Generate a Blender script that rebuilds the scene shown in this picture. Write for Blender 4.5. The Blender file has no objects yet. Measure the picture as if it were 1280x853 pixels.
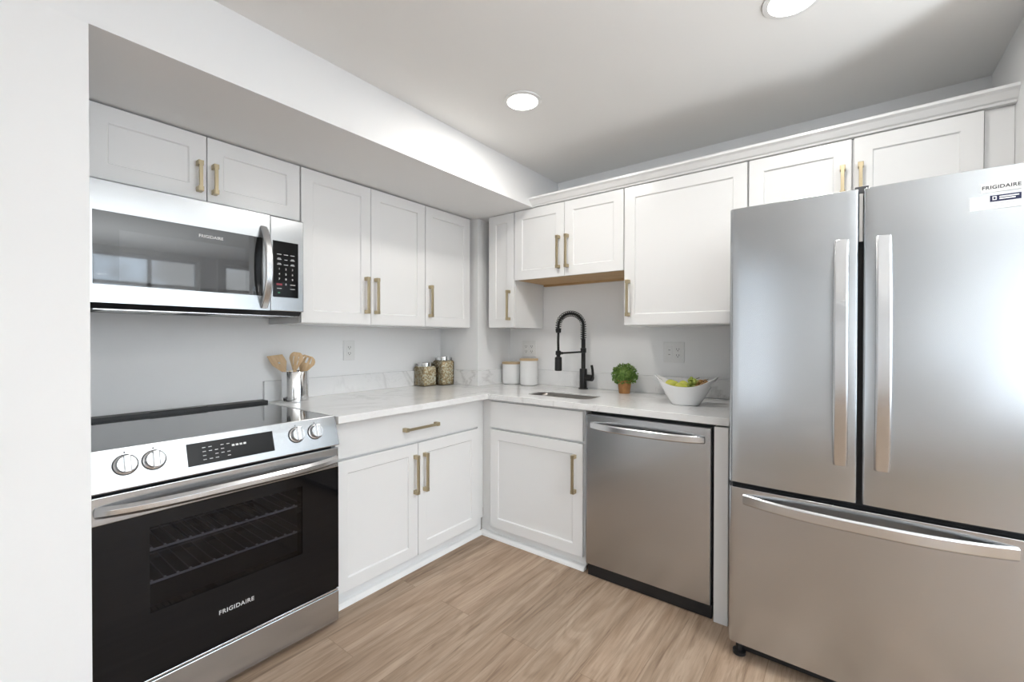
import bpy, bmesh, math, random
from mathutils import Vector, Matrix
random.seed(7)
PI = math.pi
S = bpy.context.scene
COL = S.collection

# ------------------------------------------------------------------ camera
yaw, pitch, roll = (math.radians(a) for a in (37.4819, -0.4485, 0.0829))
F = Vector((-math.sin(yaw)*math.cos(pitch), math.cos(yaw)*math.cos(pitch), math.sin(pitch)))
R = Vector((math.cos(yaw), math.sin(yaw), 0)); U = R.cross(F)
R2 = R*math.cos(roll) + U*math.sin(roll); U2 = U*math.cos(roll) - R*math.sin(roll)
cam = bpy.data.cameras.new('camera'); cam_o = bpy.data.objects.new('camera', cam); COL.objects.link(cam_o)
cam_o.matrix_world = Matrix(((R2.x, U2.x, -F.x, 2.4862), (R2.y, U2.y, -F.y, -2.7444), (R2.z, U2.z, -F.z, 1.2661), (0, 0, 0, 1)))
cam.sensor_fit = 'HORIZONTAL'; cam.sensor_width = 36.0; cam.lens = 548.74/1280*36; cam.shift_y = 0.556/1280
cam.clip_start = 0.02; cam.clip_end = 100
S.camera = cam_o

# ------------------------------------------------------------------ exposure, world, window light
S.view_settings.view_transform = 'Standard'; S.view_settings.look = 'None'
S.view_settings.gamma = 1.0; S.view_settings.use_curve_mapping = False
S.view_settings.exposure = 0.48
SKY = 5.0            # strength of the daylight outside
LAMP = 4.6          # watts of each ceiling lamp

W = bpy.data.worlds.new('daylight'); S.world = W; W.use_nodes = True
nt = W.node_tree; nt.nodes.clear()
out = nt.nodes.new('ShaderNodeOutputWorld'); bg = nt.nodes.new('ShaderNodeBackground')
tc = nt.nodes.new('ShaderNodeTexCoord'); sp = nt.nodes.new('ShaderNodeSeparateXYZ')
nz = nt.nodes.new('ShaderNodeTexNoise'); nz.inputs['Scale'].default_value = 9; nz.inputs['Detail'].default_value = 6
mul = nt.nodes.new('ShaderNodeMath'); mul.operation = 'MULTIPLY_ADD'; mul.inputs[1].default_value = 0.36; mul.inputs[2].default_value = -0.17
add = nt.nodes.new('ShaderNodeMath'); add.operation = 'ADD'
rmp = nt.nodes.new('ShaderNodeValToRGB')
e = rmp.color_ramp.elements
e[0].position = 0.0; e[0].color = (0.72, 0.80, 0.88, 1)
e[1].position = 1.0; e[1].color = (0.68, 0.83, 1.0, 1)
for p_, c_ in ((0.02, (0.72, 0.80, 0.88, 1)), (0.05, (0.42, 0.44, 0.44, 1)), (0.11, (0.50, 0.53, 0.55, 1)), (0.15, (0.74, 0.87, 1.0, 1))):
    k_ = e.new(p_); k_.color = c_
L = nt.links.new
L(tc.outputs['Generated'], sp.inputs[0]); L(tc.outputs['Generated'], nz.inputs['Vector'])
L(nz.outputs['Fac'], mul.inputs[0]); L(mul.outputs[0], add.inputs[0]); L(sp.outputs['Z'], add.inputs[1])
L(add.outputs[0], rmp.inputs[0]); L(rmp.outputs[0], bg.inputs['Color']); L(bg.outputs[0], out.inputs['Surface'])
bg.inputs['Strength'].default_value = SKY

# window openings: (wall, horizontal range, height range)
WINDOWS = [('right', (-2.4, -0.5), (0.45, 2.34)), ('right', (-0.2, 0.62), (0.45, 2.34)), ('rear', (4.25, 5.35), (0.45, 2.2)),  # the rear one here is unseen, added to light the sink wall
           ('rear', (3.2, 3.6), (0.95, 1.85)), ('rear', (0.88, 1.3), (0.3, 2.2))]  # the second is unseen too, added for frontal fill
XR, YR = 5.5, -5.6
for w_, (a_, b_), (z0_, z1_) in WINDOWS:
    ld = bpy.data.lights.new('window_portal', 'AREA'); ld.shape = 'RECTANGLE'
    ld.size = b_-a_; ld.size_y = z1_-z0_; ld.cycles.is_portal = True
    lo = bpy.data.objects.new('window_portal', ld); COL.objects.link(lo)
    if w_ == 'right':
        lo.location = (XR+0.02, (a_+b_)/2, (z0_+z1_)/2); lo.rotation_euler = (PI/2, 0, PI/2)
    else:
        lo.location = ((a_+b_)/2, YR-0.02, (z0_+z1_)/2); lo.rotation_euler = (-PI/2, 0, PI)  # faces into the room
    # aim the lamp's -Z into the room
    d_ = Vector((-1, 0, 0)) if w_ == 'right' else Vector((0, 1, 0))
    lo.rotation_euler = d_.to_track_quat('-Z', 'Y').to_euler()

# added lamps without fixtures, under the ceiling out of view, lifting the ambient light
for x_, y_ in ((3.9, -1.6), (3.9, -3.6)):
    ld = bpy.data.lights.new('lamp', 'AREA'); ld.shape = 'DISK'; ld.size = .14; ld.energy = LAMP; ld.color = (1.0, .965, .91); ld.spread = math.radians(150)
    lo = bpy.data.objects.new('lamp', ld); COL.objects.link(lo); lo.location = (x_, y_, 2.40)

# added fill lights out of view, aimed upward to brighten the ceiling
for x_, y_, w_ in ((4.4, -4.0, 36), (4.4, -1.7, 42)):
    ld = bpy.data.lights.new('added_uplight', 'AREA'); ld.shape = 'DISK'; ld.size = .5; ld.energy = w_; ld.color = (.90, .96, 1.0); ld.spread = math.radians(118)
    lo = bpy.data.objects.new('added_uplight', ld); COL.objects.link(lo); lo.location = (x_, y_, .35); lo.rotation_euler = (PI, 0, 0)

# ------------------------------------------------------------------ materials
MATS = {}
def mat(name, col, rough=0.5, metal=0.0, spec=0.5, coat=0.0, emit=None):
    m = bpy.data.materials.new(name); m.use_nodes = True
    b = m.node_tree.nodes['Principled BSDF']
    b.inputs['Base Color'].default_value = (*col, 1); b.inputs['Roughness'].default_value = rough
    b.inputs['Metallic'].default_value = metal; b.inputs['Specular IOR Level'].default_value = spec
    b.inputs['Coat Weight'].default_value = coat; b.inputs['Coat Roughness'].default_value = 0.05
    if emit:
        b.inputs['Emission Color'].default_value = (*emit[0], 1); b.inputs['Emission Strength'].default_value = emit[1]
    MATS[name] = m
    return m
def nd(m, t, **kw):
    n = m.node_tree.nodes.new(t)
    for k, v in kw.items(): setattr(n, k, v)
    return n
def lk(m, a, b): m.node_tree.links.new(a, b)
def bsdf(m): return m.node_tree.nodes['Principled BSDF']
def mapping(m, scale, coord='Object'):
    t = nd(m, 'ShaderNodeTexCoord'); mp = nd(m, 'ShaderNodeMapping'); mp.inputs['Scale'].default_value = scale
    lk(m, t.outputs[coord], mp.inputs['Vector']); return mp.outputs[0]
def ramp(m, src, stops):
    r = nd(m, 'ShaderNodeValToRGB'); el = r.color_ramp.elements
    el[0].position, el[0].color = stops[0][0], (*stops[0][1], 1)
    el[1].position, el[1].color = stops[-1][0], (*stops[-1][1], 1)
    for p, c in stops[1:-1]:
        q = el.new(p); q.color = (*c, 1)
    lk(m, src, r.inputs[0]); return r.outputs[0]
def noise(m, vec, scale, detail=3, rough=0.5, dist=0.0):
    n = nd(m, 'ShaderNodeTexNoise'); n.inputs['Scale'].default_value = scale; n.inputs['Detail'].default_value = detail
    n.inputs['Roughness'].default_value = rough; n.inputs['Distortion'].default_value = dist
    lk(m, vec, n.inputs['Vector']); return n.outputs['Fac']
def bump(m, h, strength, dist=0.01):
    b = nd(m, 'ShaderNodeBump'); b.inputs['Strength'].default_value = strength; b.inputs['Distance'].default_value = dist
    lk(m, h, b.inputs['Height']); lk(m, b.outputs[0], bsdf(m).inputs['Normal'])

m = mat('wall_paint', (0.89, 0.89, 0.89), 0.6, spec=0.3)
bump(m, noise(m, mapping(m, (1, 1, 1)), 220, 2), 0.03, 0.001)
m = mat('ceiling_paint', (0.89, 0.885, 0.87), 0.75, spec=0.2)
mat('trim_paint', (0.84, 0.84, 0.835), 0.35)
m = mat('cabinet_paint', (0.86, 0.86, 0.857), 0.22, spec=0.45)
mat('switch_mark_grey', (0.35, 0.35, 0.34), 0.7)  # plain grey of the marks on the switch rocker
mat('plastic_white', (0.82, 0.82, 0.81), 0.3)
mat('outlet_slot', (0.05, 0.05, 0.05), 0.6)
mat('ceramic_white', (0.86, 0.86, 0.86), 0.12, coat=0.4)
mat('black_plastic', (0.012, 0.012, 0.013), 0.45)
mat('black_gloss', (0.005, 0.005, 0.006), 0.05, spec=0.3)
mat('ceramic_glass', (0.012, 0.013, 0.016), 0.06, spec=1.0, coat=0.6)
mat('door_glass', (0.006, 0.006, 0.007), 0.03, spec=1.0, coat=0.15)
mat('microwave_screen', (.03, .03, .033), .03, spec=1.0, coat=0.3)
mat('black_matte', (0.012, 0.012, 0.012), 0.42, spec=0.4)
mat('cavity', (0.03, 0.03, 0.038), 0.5)
mat('dark_steel', (0.10, 0.10, 0.105), 0.45, 0.6)
mat('sink_steel', (0.26, 0.245, 0.23), 0.3, 1.0)
mat('chrome', (0.82, 0.82, 0.82), 0.12, 1.0)
mat('rack_grid_dim', (0.20, 0.20, 0.21), 0.4, 0.5)  # rack metal with the dimness inside the oven put into its colour
mat('rack_rail_lit', (0.9, 0.9, 0.9), 0.3, 0.1)  # same rack metal, daylight on the front rails painted in as near white
mat('logo_grey', (0.62, 0.62, 0.62), 0.4)
mat('logo_dark', (0.03, 0.03, 0.035), 0.5)
mat('key_white', (0.75, 0.75, 0.75), 0.5)
mat('key_red', (0.30, 0.03, 0.05), 0.5)
mat('key_green', (0.05, 0.25, 0.12), 0.5)
mat('sticker_white', (0.88, 0.88, 0.90), 0.35)
mat('sticker_silver', (0.78, 0.78, 0.77), 0.35, 0.2)
mat('sticker_navy', (0.008, 0.012, 0.06), 0.4)
m = mat('brass', (0.50, 0.42, 0.28), 0.36, 1.0)
mat('leaf_dummy', (0.1, 0.2, 0.05), 0.5)
mat('stem_brown', (0.10, 0.07, 0.03), 0.7)
mat('grape_green', (0.30, 0.36, 0.07), 0.25, coat=0.2)
mat('grape_brown', (0.32, 0.17, 0.05), 0.3, coat=0.2)
m = mat('pear_skin', (0.50, 0.52, 0.06), 0.35)
lk(m, ramp(m, noise(m, mapping(m, (1, 1, 1)), 14, 3), [(0.35, (0.42, 0.46, 0.05)), (0.7, (0.62, 0.58, 0.10))]), bsdf(m).inputs['Base Color'])
m = mat('terracotta', (0.42, 0.20, 0.07), 0.75)
lk(m, ramp(m, noise(m, mapping(m, (1, 1, 1)), 40, 4), [(0.3, (0.36, 0.165, 0.055)), (0.75, (0.50, 0.25, 0.095))]), bsdf(m).inputs['Base Color'])
m = mat('leaf', (0.08, 0.17, 0.03), 0.5)
oi = nd(m, 'ShaderNodeTexCoord')
lk(m, ramp(m, noise(m, oi.outputs['Object'], 60, 2), [(0.3, (0.045, 0.12, 0.015)), (0.5, (0.14, 0.26, 0.045)), (0.68, (0.30, 0.42, 0.11))]), bsdf(m).inputs['Base Color'])
m = mat('utensil_wood', (0.52, 0.33, 0.17), 0.55)
lk(m, ramp(m, noise(m, mapping(m, (40, 40, 4)), 3, 4), [(0.3, (0.56, 0.37, 0.20)), (0.7, (0.74, 0.55, 0.34))]), bsdf(m).inputs['Base Color'])
m = mat('raw_wood', (0.55, 0.35, 0.17), 0.6)
lk(m, ramp(m, noise(m, mapping(m, (2, 30, 30)), 3, 4), [(0.3, (0.47, 0.28, 0.12)), (0.7, (0.62, 0.42, 0.22))]), bsdf(m).inputs['Base Color'])
m = mat('lid_wood', (0.60, 0.44, 0.26), 0.5)
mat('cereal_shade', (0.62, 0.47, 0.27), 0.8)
m = mat('cereal', (0.62, 0.48, 0.27), 0.7)
lk(m, ramp(m, noise(m, mapping(m, (1, 1, 1)), 55, 2), [(0.36, (0.78, 0.62, 0.38)), (0.46, (0.97, 0.90, 0.70)), (0.6, (1.0, 0.97, 0.86))]), bsdf(m).inputs['Base Color'])

def steel(name, col, rough, axis, aniso=0.0):
    m = mat(name, col, rough, 1.0)
    if aniso:
        tg = nd(m, 'ShaderNodeTangent'); tg.direction_type = 'RADIAL'; tg.axis = 'Z'
        bsdf(m).inputs['Anisotropic'].default_value = aniso
        lk(m, tg.outputs[0], bsdf(m).inputs['Tangent'])
    return m
steel('stainless', (0.525, 0.543, 0.56), 0.24, 'x', 0.6)
steel('stainless_bright', (0.66, 0.67, 0.685), 0.26, 'x', 0.3)
mat('stainless_plain', (0.66, 0.65, 0.64), 0.22, 1.0)

def thin_glass(name, tint, refl_rough=0.02, ior=1.5):
    m = bpy.data.materials.new(name); m.use_nodes = True
    t = m.node_tree; t.nodes.clear()
    o = t.nodes.new('ShaderNodeOutputMaterial'); mx = t.nodes.new('ShaderNodeMixShader')
    tr = t.nodes.new('ShaderNodeBsdfTransparent'); gl = t.nodes.new('ShaderNodeBsdfGlossy'); fr = t.nodes.new('ShaderNodeFresnel')
    tr.inputs[0].default_value = (*tint, 1); gl.inputs['Roughness'].default_value = refl_rough; fr.inputs[0].default_value = ior
    t.links.new(fr.outputs[0], mx.inputs[0]); t.links.new(tr.outputs[0], mx.inputs[1]); t.links.new(gl.outputs[0], mx.inputs[2])
    t.links.new(mx.outputs[0], o.inputs[0]); MATS[name] = m; return m
thin_glass('clear_glass', (0.96, 0.97, 0.96)); thin_glass('oven_glass', (0.52, 0.52, 0.56), 0.02, 1.35); thin_glass('window_glass', (0.98, 0.98, 0.98))
thin_glass('microwave_glass', (0.16, 0.16, 0.17), 0.02, 1.7)

# oak plank floor, planks run along world Y
m = mat('oak_floor', (0.45, 0.30, 0.19), 0.42, spec=0.35)
tcn = nd(m, 'ShaderNodeTexCoord'); sx = nd(m, 'ShaderNodeSeparateXYZ'); cb = nd(m, 'ShaderNodeCombineXYZ')
lk(m, tcn.outputs['Object'], sx.inputs[0]); lk(m, sx.outputs['Y'], cb.inputs['X']); lk(m, sx.outputs['X'], cb.inputs['Y'])
br = nd(m, 'ShaderNodeTexBrick'); br.offset = 0.37; br.offset_frequency = 2
br.inputs['Color1'].default_value = (0, 0, 0, 1); br.inputs['Color2'].default_value = (1, 1, 1, 1); br.inputs['Mortar'].default_value = (0.5, 0.5, 0.5, 1)
br.inputs['Scale'].default_value = 1.0; br.inputs['Brick Width'].default_value = 1.28; br.inputs['Row Height'].default_value = 0.187
br.inputs['Mortar Size'].default_value = 0.0012; br.inputs['Bias'].default_value = 0.0
lk(m, cb.outputs[0], br.inputs['Vector'])
# every plank gets its own slice of the grain
cmb = nd(m, 'ShaderNodeCombineXYZ'); ml = nd(m, 'ShaderNodeMath', operation='MULTIPLY'); ml.inputs[1].default_value = 7.3
lk(m, br.outputs['Color'], ml.inputs[0]); lk(m, ml.outputs[0], cmb.inputs['Z'])
va = nd(m, 'ShaderNodeVectorMath', operation='ADD'); lk(m, tcn.outputs['Object'], va.inputs[0]); lk(m, cmb.outputs[0], va.inputs[1])
def vscale(v, s):
    q = nd(m, 'ShaderNodeVectorMath', operation='MULTIPLY'); q.inputs[1].default_value = s; lk(m, v, q.inputs[0]); return q.outputs[0]
fine = noise(m, vscale(va.outputs[0], (95, 4, 3)), 1.0, 5, 0.65, 0.3)
broad = noise(m, vscale(va.outputs[0], (11, 0.9, 3)), 1.0, 4, 0.6, 1.2)
rg = noise(m, vscale(va.outputs[0], (4.6, .55, 3)), 1.0, 3, 0.55, 0.9)     # contour lines of a slow noise give cathedral grain
r1 = nd(m, 'ShaderNodeMath', operation='MULTIPLY'); r1.inputs[1].default_value = 62; lk(m, rg, r1.inputs[0])
r2 = nd(m, 'ShaderNodeMath', operation='SINE'); lk(m, r1.outputs[0], r2.inputs[0])
r3 = nd(m, 'ShaderNodeMapRange'); r3.inputs['From Min'].default_value = -1; lk(m, r2.outputs[0], r3.inputs['Value'])
streak = noise(m, vscale(va.outputs[0], (26, 1.7, 3)), 1.0, 4, 0.7, 0.6)
c_broad = ramp(m, broad, [(0.28, (0.315, 0.218, 0.147)), (0.5, (0.43, 0.315, 0.226)), (0.72, (0.52, 0.40, 0.30))])
c_fine = ramp(m, fine, [(0.30, (0.62, 0.60, 0.58)), (0.55, (1, 1, 1))])
c_wave = ramp(m, r3.outputs[0], [(0.0, (0.80, 0.775, 0.75)), (0.5, (1, 1, 1))])
c_str = ramp(m, streak, [(0.30, (0.52, 0.46, 0.42)), (0.45, (1, 1, 1))])
c_plk = ramp(m, br.outputs['Color'], [(0.0, (0.90, 0.90, 0.90)), (1.0, (1.08, 1.06, 1.05))])
def mulc(a, b, f=1.0):
    x = nd(m, 'ShaderNodeMix', data_type='RGBA', blend_type='MULTIPLY'); x.inputs[0].default_value = f
    lk(m, a, x.inputs[6]); lk(m, b, x.inputs[7]); return x.outputs[2]
c = mulc(mulc(mulc(mulc(c_broad, c_fine, 0.65), c_wave, 0.6), c_str, 0.8), c_plk)
mort = nd(m, 'ShaderNodeMix', data_type='RGBA'); mort.inputs[7].default_value = (0.27, 0.185, 0.125, 1)
lk(m, br.outputs['Fac'], mort.inputs[0]); lk(m, c, mort.inputs[6]); lk(m, mort.outputs[2], bsdf(m).inputs['Base Color'])
bump(m, fine, 0.08, 0.001)

# white quartz with soft grey veins
m = mat('quartz', (0.84, 0.84, 0.835), 0.16, spec=0.5)
v = mapping(m, (1, 1, 1))
n1 = noise(m, v, 1.3, 5, 0.55, 1.6)
vein = ramp(m, n1, [(0.45, (0, 0, 0)), (0.485, (.8, .8, .8)), (0.51, (0, 0, 0))])
n2 = noise(m, v, 3.1, 4, 0.6, 2.2)
vein2 = ramp(m, n2, [(0.485, (0, 0, 0)), (0.50, (0.45, 0.45, 0.45)), (0.512, (0, 0, 0))])
msk = ramp(m, noise(m, v, 0.9, 2), [(0.40, (0, 0, 0)), (0.62, (1, 1, 1))])
sm = nd(m, 'ShaderNodeMix', data_type='RGBA', blend_type='ADD'); sm.inputs[0].default_value = 1.0
lk(m, vein, sm.inputs[6]); lk(m, vein2, sm.inputs[7])
mm = nd(m, 'ShaderNodeMix', data_type='RGBA', blend_type='MULTIPLY'); mm.inputs[0].default_value = 1.0
lk(m, sm.outputs[2], mm.inputs[6]); lk(m, msk, mm.inputs[7])
cc = nd(m, 'ShaderNodeMix', data_type='RGBA'); cc.inputs[6].default_value = (0.88, 0.88, 0.877, 1); cc.inputs[7].default_value = (0.68, 0.675, 0.67, 1)
lk(m, mm.outputs[2], cc.inputs[0]); lk(m, cc.outputs[2], bsdf(m).inputs['Base Color'])

# ------------------------------------------------------------------ helpers
class MB:
    """collects shapes into one bmesh; build() links them as ONE mesh object"""
    def __init__(s): s.bm = bmesh.new()
    def box(s, x0, x1, y0, y1, z0, z1):
        v = [s.bm.verts.new((x, y, z)) for x in (x0, x1) for y in (y0, y1) for z in (z0, z1)]
        for f in ((0, 1, 3, 2), (4, 6, 7, 5), (0, 4, 5, 1), (2, 3, 7, 6), (0, 2, 6, 4), (1, 5, 7, 3)): s.bm.faces.new([v[i] for i in f])
        return s
    def rings(s, rings, cap=True, closed=False):
        vs = [[s.bm.verts.new(p) for p in r] for r in rings]; n = len(vs[0])
        for i in range(len(vs) if closed else len(vs)-1):
            a, b = vs[i], vs[(i+1) % len(vs)]
            for j in range(n): s.bm.faces.new((a[j], a[(j+1) % n], b[(j+1) % n], b[j]))
        if cap and not closed:
            s.bm.faces.new(list(reversed(vs[0]))); s.bm.faces.new(vs[-1])
        return s
    def tube(s, path, r, n=10, cap=True):
        path = [Vector(p) for p in path]; rs = r if isinstance(r, (list, tuple)) else [r]*len(path)
        rings = []; ref = None
        for i, p in enumerate(path):
            t = (path[min(i+1, len(path)-1)] - path[max(i-1, 0)]).normalized()
            if ref is None: ref = t.orthogonal().normalized()
            ref = (ref - t*ref.dot(t)).normalized(); b = t.cross(ref)
            rings.append([p + (ref*math.cos(a) + b*math.sin(a))*rs[i] for a in (2*PI*k/n for k in range(n))])
        return s.rings(rings, cap)
    def strap(s, path, side, w, t, bev=0.3):
        """rounded flat strap swept along path; side = fixed width direction"""
        path = [Vector(p) for p in path]; side = Vector(side).normalized(); rings = []
        c = t*bev
        prof = [(-w/2+c, -t/2), (w/2-c, -t/2), (w/2, -t/2+c), (w/2, t/2-c), (w/2-c, t/2), (-w/2+c, t/2), (-w/2, t/2-c), (-w/2, -t/2+c)]
        for i, p in enumerate(path):
            tg = (path[min(i+1, len(path)-1)] - path[max(i-1, 0)]).normalized(); nn = tg.cross(side).normalized()
            rings.append([p + side*a + nn*b for a, b in prof])
        return s.rings(rings)
    def lathe(s, prof, c=(0, 0, 0), n=32, cap=True):
        return s.rings([[(c[0]+r*math.cos(2*PI*k/n), c[1]+r*math.sin(2*PI*k/n), c[2]+z) for k in range(n)] for r, z in prof], cap)
    def prism(s, poly, ax, a0, a1):
        """polygon in the two axes other than ax, extruded along ax"""
        def P(q, a): return {'x': (a, q[0], q[1]), 'y': (q[0], a, q[1]), 'z': (q[0], q[1], a)}[ax]
        return s.rings([[P(q, a0) for q in poly], [P(q, a1) for q in poly]])
    def sphere(s, c, r, sc=(1, 1, 1), u=16, v=10):
        bmesh.ops.create_uvsphere(s.bm, u_segments=u, v_segments=v, radius=r, matrix=Matrix.Translation(c) @ Matrix.Diagonal((*sc, 1))); return s
    def build(s, name, material, parent=None, bevel=0, smooth=False, seg=2):
        bmesh.ops.recalc_face_normals(s.bm, faces=s.bm.faces[:])
        me = bpy.data.meshes.new(name); s.bm.to_mesh(me); s.bm.free()
        me.materials.append(MATS[material] if isinstance(material, str) else material)
        if smooth:
            me.shade_smooth()
            if smooth != 'all':
                me.set_sharp_from_angle(angle=math.radians(40))
        o = bpy.data.objects.new(name, me); COL.objects.link(o)
        if parent: o.parent = parent
        if bevel:
            b = o.modifiers.new('bevel', 'BEVEL'); b.width = bevel; b.segments = seg; b.limit_method = 'ANGLE'; b.angle_limit = math.radians(40)
        return o
def tag(o, label=None, cat=None, group=None, kind=None):
    if label: o['label'] = label
    if cat: o['category'] = cat
    if group: o['group'] = group
    if kind: o['kind'] = kind
    return o
def thing(name, label, cat, loc=(0, 0, 0), rz=0, group=None):
    o = bpy.data.objects.new(name, None); o.empty_display_size = 0.05; COL.objects.link(o)
    o.location = loc; o.rotation_euler = (0, 0, rz); return tag(o, label, cat, group)
def struct(name, mb, m, bevel=0): return tag(mb.build(name, m, None, bevel), kind='structure')
def text_mesh(name, body, size, material, parent, loc, rot, align='CENTER', extrude=0.0002, spacing=1.0, xs=1.0):
    cu = bpy.data.curves.new(name, 'FONT'); cu.body = body; cu.size = size; cu.align_x = align; cu.align_y = 'CENTER'
    cu.extrude = extrude; cu.space_character = spacing; cu.offset = size*.018
    t = bpy.data.objects.new(name+'_curve', cu); COL.objects.link(t)
    dg = bpy.context.evaluated_depsgraph_get(); dg.update()
    me = bpy.data.meshes.new_from_object(t.evaluated_get(dg)); bpy.data.objects.remove(t)
    me.materials.clear(); me.materials.append(MATS[material]); me.name = name
    o = bpy.data.objects.new(name, me); COL.objects.link(o); o.parent = parent; o.location = loc; o.rotation_euler = rot; o.scale = (xs, 1, 1)
    return o
def arch(a, b, axis, off, n=24, flat=0.0, dirv=(0, -1, 0), p=2.0):
    """points from a to b bowing out by off in dirv"""
    a, b, d = Vector(a), Vector(b), Vector(dirv); pts = []
    for i in range(n+1):
        t = i/n; k = 1-abs(2*t-1)**p
        pts.append(a.lerp(b, t) + d*(off*k))
    return pts
def rrect(cx, cy, hx, hy, r, z, n=6):
    pts = []
    for sx_, sy_, a0 in ((1, 1, 0), (-1, 1, PI/2), (-1, -1, PI), (1, -1, 3*PI/2)):
        for k in range(n+1):
            a = a0 + PI/2*k/n
            pts.append((cx+sx_*(hx-r)+r*math.cos(a), cy+sy_*(hy-r)+r*math.sin(a), z))
    return pts

# ------------------------------------------------------------------ the room
ZC, ZS = 2.414, 2.139          # ceiling, soffit underside
XW, YW = -0.07, 0.05           # wall behind the range, wall behind the sink
XS, YL = 0.805, -2.488         # soffit / left wall face, end of the left wall
XT = 0.765                     # the face leans back a little towards the ceiling
XB = 2.974                     # wall beside the fridge
YF = 1.2                       # far end of the room beyond the wall beside the fridge
struct('floor', MB().box(-0.3, XR+0.15, YR-0.15, YF+0.15, -0.05, 0), 'oak_floor')
struct('ceiling', MB().box(-0.3, XR+0.15, YR-0.15, YF+0.15, ZC, ZC+0.06), 'ceiling_paint')
struct('wall_left', MB().prism([(-0.25, 0), (XS, 0), (XS, ZS), (XT, ZC), (-0.25, ZC)], 'y', YR, YL), 'wall_paint')
struct('wall_soffit', MB().prism([(XW, ZS), (XS, ZS), (XT, ZC), (XW, ZC)], 'y', YL, YW), 'wall_paint')
struct('wall_range', MB().box(XW-0.15, XW, YL, YW, 0, ZC), 'wall_paint')
struct('wall_back', MB().box(XW-0.15, XB+0.12, YW, YW+0.15, 0, ZC), 'wall_paint')
struct('wall_pillar', MB().box(XW, 0.325, -0.34, YW, 0, ZS), 'wall_paint')
struct('wall_right', MB().box(XB, XB+0.12, -0.80, YW, 0, ZC), 'wall_paint')
struct('wall_far_back', MB().box(XB, XR+0.15, YF, YF+0.15, 0, ZC), 'wall_paint')
struct('wall_far_left', MB().box(XB, XB+0.12, YW+0.15, YF, 0, ZC), 'wall_paint')
def pierced(name, plane):
    """wall with window openings, built from strips"""
    mb = MB(); ws = sorted([(a, z) for w, a, z in WINDOWS if w == plane])
    lo, hi = (YR, YF) if plane == 'right' else (XS, XR)
    def bx(a, b, z0, z1):
        if plane == 'right': mb.box(XR, XR+0.14, a, b, z0, z1)
        else: mb.box(a, b, YR-0.14, YR, z0, z1)
    cur = lo
    for (a, b), (z0, z1) in ws:
        bx(cur, a, 0, ZC); bx(a, b, 0, z0); bx(a, b, z1, ZC); cur = b
    bx(cur, hi, 0, ZC)
    struct(name, mb, 'wall_paint')
pierced('wall_far_right', 'right'); pierced('wall_rear', 'rear')
for i, (w, (a, b), (z0, z1)) in enumerate(WINDOWS):
    mb = MB(); g = MB()
    def bx(m_, u0, u1, d0, d1, v0, v1):
        if w == 'right': m_.box(XR+d0, XR+d1, u0, u1, v0, v1)
        else: m_.box(u0, u1, YR-d1, YR-d0, v0, v1)
    for u0, u1, v0, v1 in ((a-.08, a, z0-.08, z1+.08), (b, b+.08, z0-.08, z1+.08), (a, b, z1, z1+.08), (a, b, z0-.08, z0)): bx(mb, u0, u1, -0.02, 0.0, v0, v1)
    f = 0.045
    for u0, u1, v0, v1 in ((a, a+f, z0, z1), (b-f, b, z0, z1), (a+f, b-f, z1-f, z1), (a+f, b-f, z0, z0+f)): bx(mb, u0, u1, 0.02, 0.07, v0, v1)
    for q in ((0.41, 0.71) if b-a > 1.5 else (0.5,)):
        u = a+(b-a)*q; bx(mb, u-.022, u+.022, 0.03, 0.06, z0+f, z1-f)
    for v_ in (z0+(z1-z0)*.42, z0+(z1-z0)*.80): bx(mb, a+f, b-f, 0.03, 0.06, v_-.022, v_+.022)
    fr = struct('window_%d' % (i+1), mb, 'trim_paint')
    bx(g, a+f, b-f, 0.043, 0.047, z0+f, z1-f)
    g.build('pane', 'window_glass', fr)
tag(MB().prism([(XS, 0), (XS+.016, 0), (XS+.016, .10), (XS+.008, .125), (XS, .13)], 'y', YR, YL-0.10).build('baseboard_left', 'trim_paint'), kind='structure')

# crown moulding on top of the sink-wall cabinets
cp = [(YW, ZS+.002), (-.326, ZS+.002), (-.330, ZS+.010), (-.338, ZS+.014), (-.356, ZS+.036), (-.368, ZS+.044), (-.368, ZS+.056), (YW, ZS+.056)]
struct('trim_1', MB().prism(cp, 'x', XT+.035, XB), 'cabinet_paint', 0.001)

# ------------------------------------------------------------------ cabinets
CP = 'cabinet_paint'
def shaker(x0, x1, z0, z1, parent, name='door', y=0.0, th=0.02, st=0.062, slab=False):
    """door or drawer front; its face looks along local -Y at y"""
    mb = MB()
    if slab: mb.box(x0, x1, y, y+th, z0, z1)
    else:
        d, s2 = 0.008, 0.004
        def ring(i, yy): return [(x0+i, yy, z0+i), (x1-i, yy, z0+i), (x1-i, yy, z1-i), (x0+i, yy, z1-i)]
        mb.rings([ring(0, y+th), ring(0, y), ring(st, y), ring(st+s2, y+d)])
    return mb.build(name, CP, parent, 0.0015)
def pull(parent, x, z, length, vertical=True, y=0.0, name='handle'):
    mb = MB(); h = length/2; w = 0.0065; so = 0.034
    for s_ in (-1, 1):
        q = s_*(h-0.008)
        if vertical: mb.box(x-.010, x+.010, y-so, y, z+q-.010, z+q+.010)
        else: mb.box(x+q-.010, x+q+.010, y-so, y, z-.010, z+.010)
    if vertical: mb.box(x-w, x+w, y-so-.002, y-so+.010, z-h, z+h)
    else: mb.box(x-h, x+h, y-so-.002, y-so+.010, z-w, z+w)
    return mb.build(name, 'brass', parent, 0.0012)
G = 0.0018      # half the gap between doors

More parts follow.
